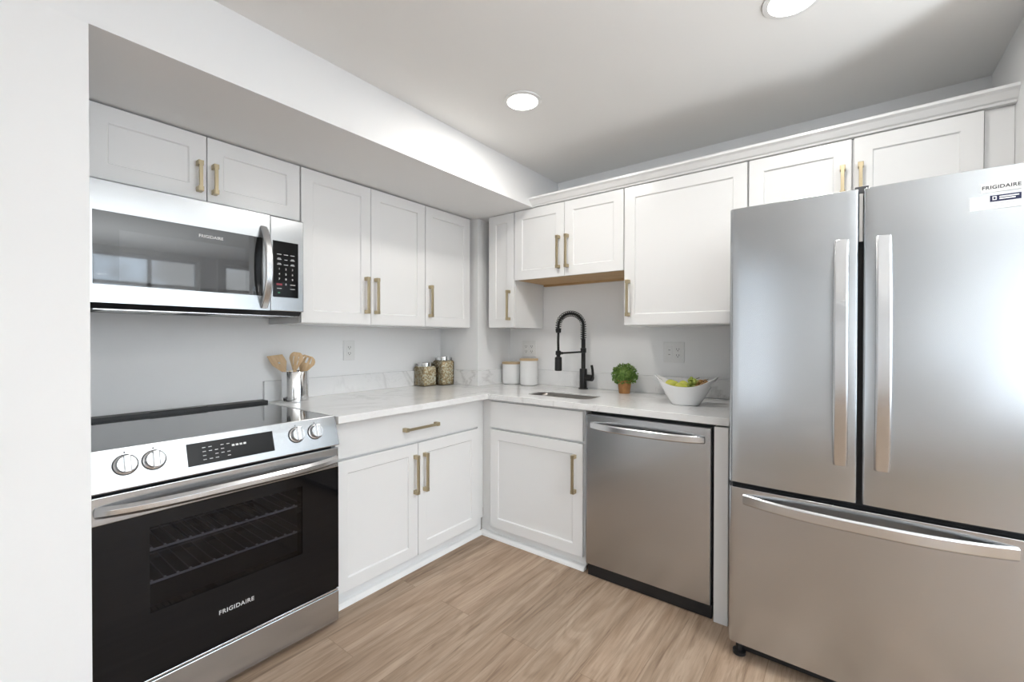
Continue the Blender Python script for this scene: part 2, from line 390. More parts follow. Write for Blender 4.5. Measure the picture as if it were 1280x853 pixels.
# left run above the counter: local x = world y, front at world x = 0.287
LX, RZ = 0.287, PI/2
def lthing(name, label, cat, y, z=0, x=LX, group=None): return thing(name, label, cat, (x, y, z), RZ, group)
DEP = LX-XW-0.004
t = lthing('wall_cabinet', 'short white two-door wall cabinet above the microwave', 'cabinet', -2.424, 1.85)
MB().box(0, .792, .021, DEP, 0, ZS-1.85-.004).build('body', CP, t, .001)
for a, b, hx in ((0.002, .385, .385-.031), (.385, .790, .385+.026)):
    d = shaker(a+G, b-G, .004, ZS-1.85-.008, t); pull(d, hx, .10, .125)
t = lthing('wall_cabinet', 'tall white wall cabinet with paired doors between microwave and corner cabinet', 'cabinet', -1.631, 1.339)
MB().box(.001, .822, .021, DEP, 0, ZS-1.339-.004).build('body', CP, t, .001)
for a, b, hx in ((0.001, .411, .376), (.411, .822, .441)):
    d = shaker(a+G, b-G, .004, .792, t); pull(d, hx, .170, .205)
t = lthing('wall_cabinet', 'single-door white wall cabinet ending at the corner pillar on the range wall', 'cabinet', -.808, 1.339)
MB().box(.001, .427, .021, DEP, 0, ZS-1.339-.004).build('body', CP, t, .001)
d = shaker(.001+G, .427-G, .004, .792, t); pull(d, .035, .168, .205)

# sink wall, above the counter: front at world y = -0.324
FY = -0.324; DY = YW-FY-0.004
def rcab(label, x0, x1, z0, doors, wood=False):
    t = thing('wall_cabinet', label, 'cabinet', (x0, FY, z0)); w = x1-x0; h = ZS-z0
    MB().box(.001, w-.001, .021, DY, .013 if wood else 0, h).build('body', CP, t, .001)
    if wood:
        MB().box(.018, w-.018, .024, DY-.002, .003, .0125).build('bottom_panel', 'raw_wood', t)
        MB().box(.018, w-.018, DY-.03, DY-.002, -.009, .003).build('hanging_rail', 'raw_wood', t)
    for a, b, hx, hz, hl in doors:
        d = shaker(a+G, b-G, .003, h-.004, t); pull(d, hx, hz, hl)
    return t
rcab('narrow single-door white wall cabinet beside the corner pillar, left of the sink', .416, .647, 1.339, [(.001, .230, .191, .155, .205)])
rcab('short white two-door wall cabinet with bare wood underside above the sink', .649, 1.4465, 1.660, [(.001, .399, .36, .158, .205), (.399, .797, .423, .158, .205)], True)
rcab('wide single-door white wall cabinet between the sink and the fridge', 1.4475, 2.089, 1.339, [(.001, .640, .030, .158, .205)])
t = rcab('white two-door wall cabinet over the refrigerator', 2.091, 2.893, 1.835, [(.001, .403, .370, .120, .125), (.408, .801, .432, .120, .125)])
t = tag(MB().box(2.895, XB-.001, FY+.022, FY+.04, 1.80, ZS).build('filler_panel', CP), 'narrow white filler strip between fridge-top cabinet and right wall', 'panel')

# base cabinets
t = lthing('base_cabinet', 'white base cabinet with one wide drawer and two doors, right of the range', 'cabinet', -1.655, 0, .62)
mb = MB().box(0, 1.0, .021, .67, .105, .872)
mb.build('body', CP, t)
MB().box(0, 1.056, .030, .045, .02, .104).build('toe_kick', CP, t)
MB().prism([(-.004, .001), (.030, .001), (.030, .023), (.012, .021), (.0, .012)], 'x', 0, 1.036).build('shoe_molding', CP, t)
MB().box(1.0, 1.053, .012, .028, .105, .872).build('filler_strip', CP, t)
d = shaker(.012, .998, .702, .868, t, 'drawer', slab=True); pull(d, .515, .779, .235, False)
for a, b, hx in ((.012, .502, .478), (.502, .998, .545)):
    d = shaker(a+G, b-G, .072, .690, t); pull(d, hx, .525, .207)
t = thing('sink_base_cabinet', 'white sink base cabinet with false drawer front, left of the dishwasher', 'cabinet', (.62, -.626, 0))
MB().box(.012, .03, .021, .66, .105, .872).box(.715, .733, .021, .66, .105, .872).box(.03, .715, .021, .66, .105, .12).box(.03, .715, .021, .035, .12, .872).build('body', CP, t)
MB().box(-.028, .735, .030, .045, .02, .104).build('toe_kick', CP, t)
MB().prism([(-.006, .001), (.030, .001), (.030, .023), (.012, .021), (-.002, .012)], 'x', -.022, .735).build('shoe_molding', CP, t)
MB().box(-.012, .068, .026, .040, .105, .872).build('filler_strip', CP, t)
shaker(.069, .726, .703, .866, t, 'drawer_front', slab=True)
d = shaker(.069, .726, .072, .690, t); pull(d, .678, .522, .207)
tag(MB().box(2.014, 2.072, -.648, .03, 0, .872).build('end_panel', CP, None, .001), 'white upright panel between the dishwasher and the fridge', 'panel')

# ------------------------------------------------------------------ countertop with sink cutout and backsplash
ZT, TH = 0.914, 0.034
t = thing('countertop', 'white L-shaped quartz countertop with grey veins and low backsplash', 'countertop', (0, 0, ZT))
SKX, SKY_, SHX, SHY, SR = 1.087, -.395, .218, .105, .055
bm = bmesh.new()
outl = [(XW+.001, -1.664), (.683, -1.664), (.683, -.646), (2.074, -.646), (2.074, YW-.001), (.326, YW-.001), (.326, -.341), (XW+.001, -.341)]
hole = [(p[0], p[1]) for p in rrect(SKX, SKY_, SHX, SHY, SR, 0)]
for z in (0, -TH):
    ed = []
    for loop in (outl, hole):
        vs = [bm.verts.new((x, y, z)) for x, y in loop]
        ed += [bm.edges.new((vs[i], vs[(i+1) % len(vs)])) for i in range(len(vs))]
    bmesh.ops.triangle_fill(bm, use_beauty=True, edges=ed)
hv = [f for f in bm.faces if all(abs(v.co.x-SKX) < SHX+.001 and abs(v.co.y-SKY_) < SHY+.001 for v in f.verts)]
bmesh.ops.delete(bm, geom=hv, context='FACES_ONLY')
bm.verts.ensure_lookup_table()
no, nh = len(outl), len(hole); tot = no+nh
for off, n in ((0, no), (no, nh)):
    for i in range(n):
        a, b = off+i, off+(i+1) % n
        bm.faces.new((bm.verts[a], bm.verts[b], bm.verts[b+tot], bm.verts[a+tot]))
mb = MB(); mb.bm.free(); mb.bm = bm
mb.build('slab', 'quartz', t, .0025)
BH = .112
MB().box(XW+.001, XW+.021, -1.664, -.342, .0005, BH).build('backsplash', 'quartz', t, .001)
MB().box(XW+.022, .326, -.361, -.341, .0005, BH).build('backsplash', 'quartz', t, .001)
MB().box(.326, .345, -.361, YW-.022, .0005, BH).build('backsplash', 'quartz', t, .001)
MB().box(.346, 2.074, YW-.021, YW-.001, .0005, BH).build('backsplash', 'quartz', t, .001)

# sink
t = thing('sink', 'stainless undermount sink set into the countertop below the black faucet', 'sink', (SKX, SKY_, ZT-TH))
rr = lambda hx, hy, r, z: rrect(0, 0, hx, hy, r, z)
MB().rings([rr(SHX+.03, SHY+.03, SR+.03, -.001), rr(SHX+.003, SHY+.003, SR, -.001), rr(SHX-.0008, SHY-.0008, SR, .026), rr(SHX-.003, SHY-.003, SR, .026), rr(SHX-.003, SHY-.003, SR, -.01), rr(SHX-.006, SHY-.006, SR-.005, -.16), rr(SHX-.03, SHY-.03, SR-.02, -.18), rr(.05, .05, .045, -.184),
            ], cap=False).build('basin', 'sink_steel', t, 0, 'all').data
MB().lathe([(.052, -.182), (.050, -.180), (.036, -.186), (.034, -.20), (.0, -.20)][:4], n=24).build('drain', 'chrome', t, 0, True)

# ------------------------------------------------------------------ faucet
FX, FYY = 1.028, -.03
t = thing('faucet', 'matte black spring-neck kitchen faucet standing behind the sink', 'faucet', (FX, FYY, ZT))
BK = 'black_matte'
MB().lathe([(.0, .0005), (.033, .0005), (.033, .006), (.0255, .008), (.0255, .136), (.023, .140), (.0, .140)][1:6], n=28).build('base', BK, t, 0, True)
MB().lathe([(.0145, .139), (.0145, .25), (.020, .252), (.020, .282), (.0145, .284), (.0145, .345), (.011, .348)], n=20).build('post', BK, t, 0, True)
hd = Vector((-.098, -.17, 0))                     # from the post to the spray head
def neck(k):                                      # k 0..1 along the arch
    a = PI*k; c = hd*0.5; top = .428; rise = .092
    p = c - c*math.cos(a); return Vector((p.x, p.y, top + rise*math.sin(a)**0.9))
path = [Vector((0, 0, .345)), Vector((0, 0, .39))] + [neck(k/28) for k in range(29)] + [Vector((hd.x, hd.y, .405))]
MB().tube(path, .0088, 10).build('hose', BK, t, 0, 'all')
# coil spring around the hose
pts = []; ln = [0]
for i in range(1, len(path)): ln.append(ln[-1] + (path[i]-path[i-1]).length)
turns, N_ = 27, 27*12
j = 0; ref = Vector((1, -.6, 0)).normalized()
plane_n = hd.cross(Vector((0, 0, 1))).normalized()
for i in range(N_+1):
    s_ = ln[-1]*i/N_
    while j < len(ln)-2 and ln[j+1] < s_: j += 1
    q = (s_-ln[j])/max(1e-6, ln[j+1]-ln[j]); p = path[j].lerp(path[j+1], q); tg = (path[j+1]-path[j]).normalized()
    n1_ = plane_n; n2_ = tg.cross(n1_)
    a = 2*PI*turns*i/N_
    pts.append(p + (n1_*math.cos(a) + n2_*math.sin(a))*.0185)
MB().tube(pts, .0026, 6).build('spring', BK, t, 0, 'all')
e0 = Vector((hd.x, hd.y, .405))
MB().lathe([(.012, -.018), (.0185, -.014), (.0185, .010), (.012, .014)], e0, 18).build('collar', BK, t, 0, True)
MB().tube([e0, (hd.x-.002, hd.y, .33), (hd.x, hd.y, .262)], .0085, 10).build('lower_hose', BK, t, 0, 'all')
MB().lathe([(.011, .268), (.019, .262), (.019, .240), (.013, .236), (.013, .226), (.0235, .222), (.0245, .135), (.021, .131), (.005, .131)], (hd.x, hd.y, 0), 24).build('spray_head', BK, t, 0, True)
MB().tube([(0, 0, .257), (hd.x*.85, hd.y*.85, .250)], .0065, 10).tube([(hd.x*.83, hd.y*.83, .250), (hd.x*.93, hd.y*.93, .250)], .009, 10).build('support_arm', BK, t, 0, True)
MB().tube([(.018, 0, .080), (.075, -.012, .080)], .0225, 20).build('valve', BK, t, .002, True)
MB().strap([(.070, -.012, .066), (.080, -.013, .10), (.076, -.012, .14), (.070, -.012, .168)], (.2, 1, 0), .020, .012).build('lever', BK, t, .001)

# ------------------------------------------------------------------ electric range
ST = 'stainless'
t = lthing('range', 'stainless slide-in electric range with black glass oven door', 'range', -2.476, 0, .70)
Wd = .802
mb = MB().box(0.006, .10, .05, .735, .04, .898).box(Wd-.10, Wd-.006, .05, .735, .04, .898).box(.10, Wd-.10, .05, .735, .04, .30).box(.10, Wd-.10, .05, .735, .72, .898).box(.10, Wd-.10, .62, .735, .30, .72)
mb.build('body', 'cavity', t)
MB().box(0, Wd, .036, .738, .899, .914).build('cooktop_frame', ST, t, .002)
MB().box(.012, Wd-.018, .050, .665, .914, .9185).build('cooktop_glass', 'ceramic_glass', t, .0015)
b = MB().box(.0, Wd-.004, .670, .738, .914, .932).build('rear_trim', 'black_plastic', t, .003)
MB().box(.30, .52, .676, .70, .932, .9345).build('vent', 'black_gloss', b, .001)
# control panel: sloping face from (y .034, z .918) down to (y -.006, z .797)
PA, PB = (.034, .919), (-.006, .797)
MB().prism([PA, PB, (-.004, .793), (.05, .793), (.05, .919)], 'x', -.002, Wd+.002).build('control_panel', ST, t, .002)
th = math.atan2(PA[0]-PB[0], PA[1]-PB[1])
nrm = Vector((0, -math.cos(th), math.sin(th))); upv = Vector((0, math.sin(th), math.cos(th)))
def onp(x, s_, off=0.0):                         # s_ = distance up the slope from its lower edge
    return Vector((x, PB[0], PB[1])) + upv*s_ + nrm*off
for kx in (.085, .157, .624, .704):
    k = MB().lathe([(.030, -.001), (.030, .004), (.026, .006), (.026, .022), (.024, .025)], n=32)
    o = k.build('knob', 'stainless_bright', t, 0, True); o.location = onp(kx, .072); o.rotation_euler = (PI/2-th, 0, 0)
    MB().box(-.009, .009, -.027, .027, .020, .036).build('grip', 'stainless_bright', o, .003)
    MB().lathe([(.033, -.0005), (.033, .0012)], n=32).build('bezel', 'black_plastic', o)
    mk = MB().box(-.002, .002, .036, .041, -.001, .0004)
    mk.build('marking', 'logo_dark', o)
dp = MB().box(.247, .532, -.002, .0015, .026, .104).build('display', 'black_gloss', t, .0008)
def to_slope(o):                                  # mesh given in (x, outward -y, slope z)
    o.location = onp(0, 0, .0005); o.rotation_euler = (-th, 0, 0)
to_slope(dp)
for c_ in range(5):
    for r_ in range(4):
        if (c_*3+r_) % 5 != 4: MB().box(.292+c_*.019, .302+c_*.019, -.0024, -.002, .041+r_*.014, .0432+r_*.014).build('display_marking', 'key_white', dp)
for c_ in range(4): MB().box(.385+c_*.013, .394+c_*.013, -.0024, -.002, .072, .079).build('display_digit', 'key_white', dp)
# oven door
d = MB().box(0, Wd, 0, .046, .697, .783).build('door', ST, t, .003)
MB().box(0, .141, .001, .046, .163, .697).box(.641, Wd, .001, .046, .163, .697).box(.141, .641, .001, .046, .163, .372).box(.141, .641, .001, .046, .652, .697).build('glass_frame', 'black_gloss', d, .0)
MB().box(.141, .641, .004, .010, .372, .652).build('window', 'oven_glass', d)
hp = arch((.012, .000, .737), (Wd-.010, .000, .731), 'x', .046, 32, p=4)
MB().strap(hp, (0, .0, 1), .036, .022, .48).build('handle', 'stainless_bright', d, .002, True)
text_mesh('logo', 'FRIGIDAIRE', .021, 'logo_grey', d, (.395, .0008, .276), (PI/2, 0, 0), spacing=1.12)
for zr in (.548, .437):
    mb = MB()
    for yy in (.33, .60): mb.tube([(.105, yy, zr), (Wd-.105, yy, zr)], .0034, 6)
    for k in range(16):
        xx = .125 + k*.0368; mb.tube([(xx, .075, zr+.004), (xx, .60, zr+.004)], .0022, 5)
    rk = mb.build('oven_rack', 'rack_grid_dim', t, 0, True)
    mb = MB().tube([(.105, .070, zr+.003), (Wd-.105, .070, zr+.003)], .0042, 6)
    for k in range(16): mb.box(.122+k*.0368, .128+k*.0368, .067, .075, zr+.003, zr+.011)
    mb.build('front_rail', 'rack_rail_lit', rk, 0, True)
MB().box(0.0, Wd, -.001, .046, .018, .150).build('drawer', ST, t, .003)
MB().box(0.0, Wd, .004, .046, .151, .158).build('drawer_trim', 'chrome', t, .001)
for fx in (.05, Wd-.05):
    MB().lathe([(.018, .001), (.020, .012), (.012, .016), (.012, .04)], (fx, .07, 0), 16).build('foot', 'black_plastic', t, 0, True)

# ------------------------------------------------------------------ over-the-range microwave
t = lthing('microwave', 'stainless over-the-range microwave with black glass door, under the short cabinet', 'microwave', -2.423, 1.393, .34)
Wm, Hm = .780, .444
MB().box(.004, Wm-.004, .034, .405, .004, Hm-.002).build('body', 'dark_steel', t, .003)
d = MB()
gx0, gx1, gz0, gz1 = .012, .588, .066, .334
d.box(0, gx0, 0, .034, 0, Hm).box(gx1, .620, 0, .034, 0, Hm).box(gx0, gx1, 0, .034, 0, gz0).box(gx0, gx1, 0, .034, gz1, Hm).box(gx0, gx1, .012, .034, gz0, gz1)
d = d.build('door', ST, t, 0)
g = MB().rings([[(p[0], .0015, p[1]) for p in [(q[0], q[1]) for q in rrect((gx0+gx1)/2, (gz0+gz1)/2, (gx1-gx0)/2, (gz1-gz0)/2, .008, 0, 3)]],
                [(q[0], .011, q[1]) for q in rrect((gx0+gx1)/2, (gz0+gz1)/2, (gx1-gx0)/2, (gz1-gz0)/2, .008, 0, 3)]]).build('glass', 'door_glass', d)
MB().box(.085, .515, .0010, .0015, .082, .272).build('window', 'microwave_screen', d)
hp = arch((.592, .0, .385), (.592, .0, .012), 'z', .058, 24, p=2.4)
MB().strap(hp, (1, 0, 0), .034, .014, .4).build('handle', 'stainless_bright', d, .002, True)
text_mesh('logo', 'FRIGIDAIRE', .017, 'key_white', d, (.382, .001, .298), (PI/2, 0, 0), spacing=1.05)
p = MB().box(.623, Wm-.001, 0, .034, 0, Hm).build('control_panel', ST, t, .003)
kp = MB().box(.632, .752, -.0015, .004, .066, .332).build('keypad', 'black_gloss', p, .001)
rows = ['1  2  3', '4  5  6', '7  8  9']
for i, r_ in enumerate(rows):
    for j, ch in enumerate(r_.split()): text_mesh('key_digit', ch, .013, 'key_white', kp, (.661+.031*j, -.0017, .200-.024*i), (PI/2, 0, 0))
text_mesh('key_digit', '0', .013, 'key_white', kp, (.692, -.0017, .128), (PI/2, 0, 0))
def km(*b): MB().box(*b).build('key_marking', 'key_white', kp)
for r_ in range(3):
    for c_ in range(3):
        w_ = .010 if r_ != 1 or c_ != 1 else .007
        km(.661+.031*c_-w_, .661+.031*c_+w_, -.0019, -.0015, .268-.024*r_, .2705-.024*r_)
        if r_ > 0 and c_ != 1: km(.661+.031*c_-.007, .661+.031*c_+.007, -.0019, -.0015, .273-.024*r_, .2755-.024*r_)
km(.712, .736, -.0019, -.0015, .126, .129)
for c_ in (0, 2): km(.661+.031*c_-.011, .661+.031*c_+.011, -.0019, -.0015, .106, .1085)
MB().box(.648, .674, -.0019, -.0015, .122, .131).build('stop_key', 'key_red', kp)
MB().box(.655, .664, -.0019, -.0015, .084, .090).build('start_key', 'key_green', kp)
b = MB().prism([(.012, .002), (.034, -.020), (.40, -.020), (.40, .003), (.034, .003)], 'x', .006, Wm-.006).build('bottom_plate', 'black_plastic', t, .001)
for x0 in (.06, .45): MB().box(x0, x0+.26, .12, .30, -.0225, -.0202).build('grease_filter', 'stainless_plain', b)
MB().box(.02, Wm-.02, .045, .06, -.0235, -.0202).build('rim', 'stainless_plain', b)

# ------------------------------------------------------------------ French-door refrigerator
t = thing('refrigerator', 'large stainless French-door refrigerator with bottom freezer drawer', 'refrigerator', (2.110, -.842, 0))
Wf = .812
MB().box(.004, Wf-.004, .070, .82, .035, 1.765).build('body', 'dark_steel', t, .004)
MB().box(.004, Wf-.004, .055, .0695, .04, 1.762).build('gasket', 'black_plastic', t)
def fdoor(name, x0, x1, z0, z1, rl, rr_, parent):
    poly = []
    def arc(cx, cy, r, a0, a1, n=6):
        for k in range(n+1):
            a = a0+(a1-a0)*k/n; poly.append((cx+r*math.cos(a), cy+r*math.sin(a)))
    n = 16                                         # slightly crowned front
    arc(x0+rl, rl, rl, PI, 1.5*PI-.1)
    for k in range(1, n):
        u = k/n; x = x0+rl+(x1-x0-rl-rr_)*u; poly.append((x, -.006*math.sin(PI*u)))
    arc(x1-rr_, rr_, rr_, 1.5*PI+.1, 2*PI)
    poly += [(x1, .054), (x0, .054)]
    return MB().prism(poly, 'z', z0, z1).build(name, ST, parent, .0015, True)
dl = fdoor('door', 0, .401, .702, 1.774, .018, .008, t)
dr = fdoor('door', .4145, Wf, .702, 1.774, .008, .018, t)
dd = fdoor('freezer_drawer', 0, Wf, .068, .682, .018, .018, t)
for dr_, hx in ((dl, .355), (dr, .466)):
    MB().strap(arch((hx, .000, 1.606), (hx, .000, .826), 'z', .058, 32, p=2.6), (1, 0, 0), .042, .014, .4).build('handle', 'stainless_bright', dr_, .002, True)
MB().strap(arch((.054, .000, .640), (Wf-.040, .000, .640), 'x', .058, 32, p=2.6), (0, 0, 1), .042, .014, .4).build('handle', 'stainless_bright', dd, .002, True)
MB().box(.390, .428, .03, .14, 1.7655, 1.79).box(.36, .455, .06, .14, 1.7655, 1.782).build('hinge_cover', 'dark_steel', t, .002)
MB().box(.403, .4125, .030, .0545, 1.60, 1.765).build('latch', 'stainless_plain', t)
MB().box(.02, Wf-.02, .06, .075, .012, .066).build('base_grille', 'black_plastic', t)
for fx in (.035, Wf-.035):
    MB().lathe([(.020, .001), (.024, .004), (.024, .016), (.012, .02), (.012, .066)], (fx, .045, 0), 16).build('foot', 'black_plastic', t, 0, True)
b = MB().box(.687, .770, -.0063, -.0045, 1.700, 1.727).build('badge', 'sticker_silver', dr)
text_mesh('logo', 'FRIGIDAIRE', .0145, 'logo_dark', b, (.7285, -.0065, 1.7135), (PI/2, 0, 0), spacing=1.08)
b = MB().box(.664, .770, -.0063, -.0040, 1.650, 1.690).build('sticker', 'sticker_white', dr)
nb = MB().box(.706, .7685, -.0068, -.0063, 1.671, 1.6895).build('sticker_band', 'sticker_navy', b)
mb = MB().box(.711, .7195, -.0071, -.0068, 1.6845, 1.6865).box(.711, .7195, -.0071, -.0068, 1.6755, 1.6775).box(.711, .713, -.0071, -.0068, 1.6775, 1.6845).box(.7175, .7195, -.0071, -.0068, 1.6775, 1.6845)
mb.build('emblem', 'sticker_white', nb)
for zz, xe in ((1.682, .764), (1.676, .757)): MB().box(.725, xe, -.0071, -.0068, zz, zz+.0035).build('print_line', 'sticker_white', nb)
for zz in (1.664, 1.657): MB().box(.706, .755, -.0066, -.0063, zz, zz+.0015).build('print_line', 'logo_grey', b)

# ------------------------------------------------------------------ dishwasher
t = thing('dishwasher', 'stainless dishwasher with curved bar handle under the countertop', 'dishwasher', (1.376, -.648, 0))
Wk = .632
MB().box(.004, Wk+.002, .055, .62, .04, .872).build('body', 'black_plastic', t)
d = MB().box(.002, .624, 0, .052, .064, .862).build('door', ST, t, .004)
MB().strap(arch((.030, .0, .806), (.596, .0, .806), 'x', .050, 28, p=3.0), (0, 0, 1), .036, .013, .4).build('handle', 'stainless_bright', d, .002, True)
MB().box(.010, .628, .010, .05, .003, .062).build('toe_kick', 'black_plastic', t, .001)

# ------------------------------------------------------------------ outlets
def outlet(label, loc, rz, gangs, sw=False):
    t = thing('wall_outlet', label, 'outlet', loc, rz); w = .082 + .047*(gangs-1); h = .128
    MB().box(-w/2, w/2, -.006, 0, -h/2, h/2).build('cover_plate', 'plastic_white', t, .002)
    for i in range(gangs):
        cx = (i-(gangs-1)/2)*.052
        if sw and i == 0:
            f = MB().box(cx-.018, cx+.018, -.0085, -.006, -.036, .036).build('switch', 'plastic_white', t, .001)
            for zz in (.012, -.016): MB().box(cx-.006, cx+.006, -.0092, -.0086, zz, zz+.004).build('rocker_mark', 'switch_mark_grey', f)
            continue
        f = MB().box(cx-.018, cx+.018, -.0085, -.006, -.036, .036).build('receptacle', 'plastic_white', t, .001)
        for zz in (.019, -.019):
            for q in ((cx-.0085, cx-.006, zz-.003, zz+.007), (cx+.006, cx+.0085, zz-.003, zz+.007), (cx-.0025, cx+.0025, zz-.011, zz-.006)):
                MB().box(q[0], q[1], -.0089, -.0085, q[2], q[3]).build('slot', 'outlet_slot', f)
    return t
outlet('white single outlet on the wall between the range and the glass jars', (XW, -1.14, 1.185), RZ, 1)
outlet('white double outlet plate on the wall behind the two canisters', (.515, YW, 1.182), 0, 2)
outlet('white outlet and switch plate on the wall above the fruit bowl', (1.62, YW, 1.178), 0, 2, True)

# ------------------------------------------------------------------ recessed ceiling lights
mat('lamp_glow', (1, 1, 1), .5, emit=((1.0, .97, .92), 6.0))
def ceiling_light(label, x, y):
    t = thing('ceiling_light', label, 'ceiling light', (x, y, ZC), 0, 'recessed ceiling lights')
    MB().lathe([(.092, -.001), (.090, -.006), (.074, -.008), (.072, -.001)], n=40).build('trim_ring', 'plastic_white', t, 0, True)
    MB().lathe([(.0719, -.0065), (.0719, -.002)], n=40).build('diffuser', 'lamp_glow', t)
    ld = bpy.data.lights.new('lamp', 'AREA'); ld.shape = 'DISK'; ld.size = .14; ld.energy = LAMP; ld.color = (1.0, .965, .91); ld.spread = PI
    lo = bpy.data.objects.new('lamp', ld); COL.objects.link(lo); lo.parent = t; lo.location = (0, 0, -.012)
    return t
ceiling_light('round recessed ceiling light near the soffit, in full view', 1.228, -1.022)
ceiling_light('round recessed ceiling light cut off by the top edge of the photo', 2.33, -.985)

# ------------------------------------------------------------------ things on the counter
Z0 = ZT + .0005
# utensil crock
CX, CY, CR, CH = .052, -1.545, .068, .167
t = thing('utensil_crock', 'round polished steel crock on the counter beside the range', 'crock', (CX, CY, Z0))
MB().lathe([(.02, 0), (CR-.003, 0), (CR, .003), (CR, CH-.002), (CR-.0015, CH), (CR-.003, CH-.002), (CR-.003, .006), (.02, .005)], n=40).build('body', 'chrome', t, 0, True)
def utensil(name, label, foot, top, width, shape, face):
    """foot inside the crock, top of the head; face = direction the head looks to"""
    foot, top = Vector(foot), Vector(top); ax = (top-foot).normalized(); ln_ = (top-foot).length
    f_ = Vector(face); f_ = (f_-ax*f_.dot(ax)).normalized(); sd = ax.cross(f_)
    M = Matrix((( sd.x, f_.x, ax.x), (sd.y, f_.y, ax.y), (sd.z, f_.z, ax.z))).to_4x4()
    t = thing(name, label, name.split('_')[-1], foot); t.rotation_euler = M.to_euler()
    hl = .105
    MB().tube([(0, 0, 0), (0, 0, ln_*.4), (0, 0, ln_-hl+.012)], [.006, .0065, .0075], 10).build('shaft', 'utensil_wood', t, 0, 'all')
    z0 = ln_-hl
    bm = bmesh.new(); nU, nV = 14, 20; grid = {}
    for side in (1, -1):
        for i in range(nU+1):
            for j in range(nV+1):
                u = -1+2*i/nU; v_ = j/nV
                if shape == 'spoon': hw = math.sqrt(max(0, 1-((v_-.55)/.46)**2)) if v_ > .55-.44 else .0; hw = max(hw, .22 if v_ < .5 else .12)
                elif shape == 'spatula': hw = min(1, .22+1.5*v_)
                else: hw = max(.22, min(1, .22+1.25*v_)*(1 if v_ < .72 else math.sqrt(max(0, 1-((v_-.72)/.32)**2))))
                x = u*hw*width/2; zz = z0+v_*hl
                if shape == 'spatula': zz += v_*.022*(-u)*.6
                dish = (.010*(1-u*u)*math.sin(PI*min(1, v_*1.02)) if shape != 'spatula' else .0) 
                thk = .0035*(1-.6*abs(u)**3)
                grid[side, i, j] = bm.verts.new((x, -dish+side*thk, zz))
    def keep(i, j):
        u = -1+2*(i+.5)/nU; v_ = (j+.5)/nV
        if shape == 'fork': return not (.62 < v_ < .90 and i in (3, 6, 7, 10))
        if shape == 'slotted': return not (.35 < v_ < .80 and i in (4, 9))
        if shape == 'spatula': return not (.48 < v_ < .62 and i in (6, 7))
        return True
    for i in range(nU):
        for j in range(nV):
            if not keep(i, j): continue
            for side in (1, -1): bm.faces.new([grid[side, a, b] for a, b in ((i, j), (i+1, j), (i+1, j+1), (i, j+1))])
            for (a, b, di, dj) in ((( i, j), (i+1, j), 0, -1), ((i, j+1), (i+1, j+1), 0, 1), ((i, j), (i, j+1), -1, 0), ((i+1, j), (i+1, j+1), 1, 0)):
                ni, nj = i+di, j+dj
                if not (0 <= ni < nU and 0 <= nj < nV and keep(ni, nj)):
                    bm.faces.new([grid[1, a[0], a[1]], grid[1, b[0], b[1]], grid[-1, b[0], b[1]], grid[-1, a[0], a[1]]])
    for v in [v for v in bm.verts if not v.link_faces]: bm.verts.remove(v)
    mb = MB(); mb.bm.free(); mb.bm = bm
    mb.build('head', 'utensil_wood', t, 0, True)
    return t
camdir = (.75, -.62, .15)
utensil('wooden_spatula', 'flat wooden spatula with a hole, leaning left in the crock', (CX+.025, CY+.02, Z0+.012), (CX-.068, CY-.070, Z0+.256), .072, 'spatula', camdir)
utensil('wooden_spoon', 'wooden slotted spoon standing at the back of the crock', (CX+.0, CY-.028, Z0+.012), (CX-.015, CY+.034, Z0+.272), .068, 'slotted', (.75, -.5, .1))
utensil('wooden_fork', 'wide wooden fork with short slots at the front right of the crock', (CX-.015, CY-.008, Z0+.012), (CX+.052, CY+.040, Z0+.250), .090, 'fork', (.72, -.62, .1))

# glass jars and their filling
def jar(label, flabel, x, y, s, h, sc):
    t = thing('glass_jar', label, 'jar', (x, y, Z0)); hs = s/2
    rr_ = lambda k, z: rrect(0, 0, hs*k, hs*k, hs*k*.22, z, 4)
    nk = .80
    MB().rings([rr_(.97, 0), rr_(1, .005), rr_(1, h-.044), rr_(.92, h-.036), rr_(nk, h-.031), rr_(nk, h-.012)], cap=True).build('body', 'clear_glass', t, 0, True)
    r = hs*.80
    MB().lathe([(r+.001, h-.0305), (r+.003, h-.029), (r+.003, h-.004), (r-.001, h), (.01, h)], n=36).build('lid', 'chrome', t, 0, True)
    mb = MB().rings([rrect(0, 0, hs-.006, hs-.006, hs*.2, .004, 4), rrect(0, 0, hs-.006, hs-.006, hs*.2, sc*h, 4)])
    rnd = random.Random(int(h*1000))
    zt = sc*h
    for _ in range(330):
        f_ = rnd.randrange(5); u, v_ = rnd.uniform(-1, 1)*(hs-.011), rnd.uniform(.010, zt-.003)
        if f_ < 2: p = (u, -hs+.008, v_)
        elif f_ < 4: p = (hs-.008, u, v_)
        else: p = (rnd.uniform(-1, 1)*(hs-.012), rnd.uniform(-1, 1)*(hs-.012), zt)
        mtx = Matrix.Translation(p) @ Matrix.Rotation(rnd.uniform(0, 6), 4, 'X') @ Matrix.Rotation(rnd.uniform(0, 6), 4, 'Y') @ Matrix.Diagonal((1.3, 1, .7, 1))
        bmesh.ops.create_icosphere(mb.bm, subdivisions=1, radius=.0064, matrix=mtx)
    o = mb.build('dried_cereal', 'cereal', None, 0, True); o.location = (x, y, Z0)
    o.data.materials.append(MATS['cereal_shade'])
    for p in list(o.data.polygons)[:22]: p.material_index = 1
    tag(o, flabel, 'dried food', None, 'stuff')
jar('shorter square glass jar with metal lid, front one of the two', 'pale dried cereal filling the shorter glass jar', .003, -.560, .128, .172, .80)
jar('taller square glass jar with metal lid, back one beside the pillar', 'pale dried cereal filling the taller glass jar', .055, -.425, .118, .214, .82)

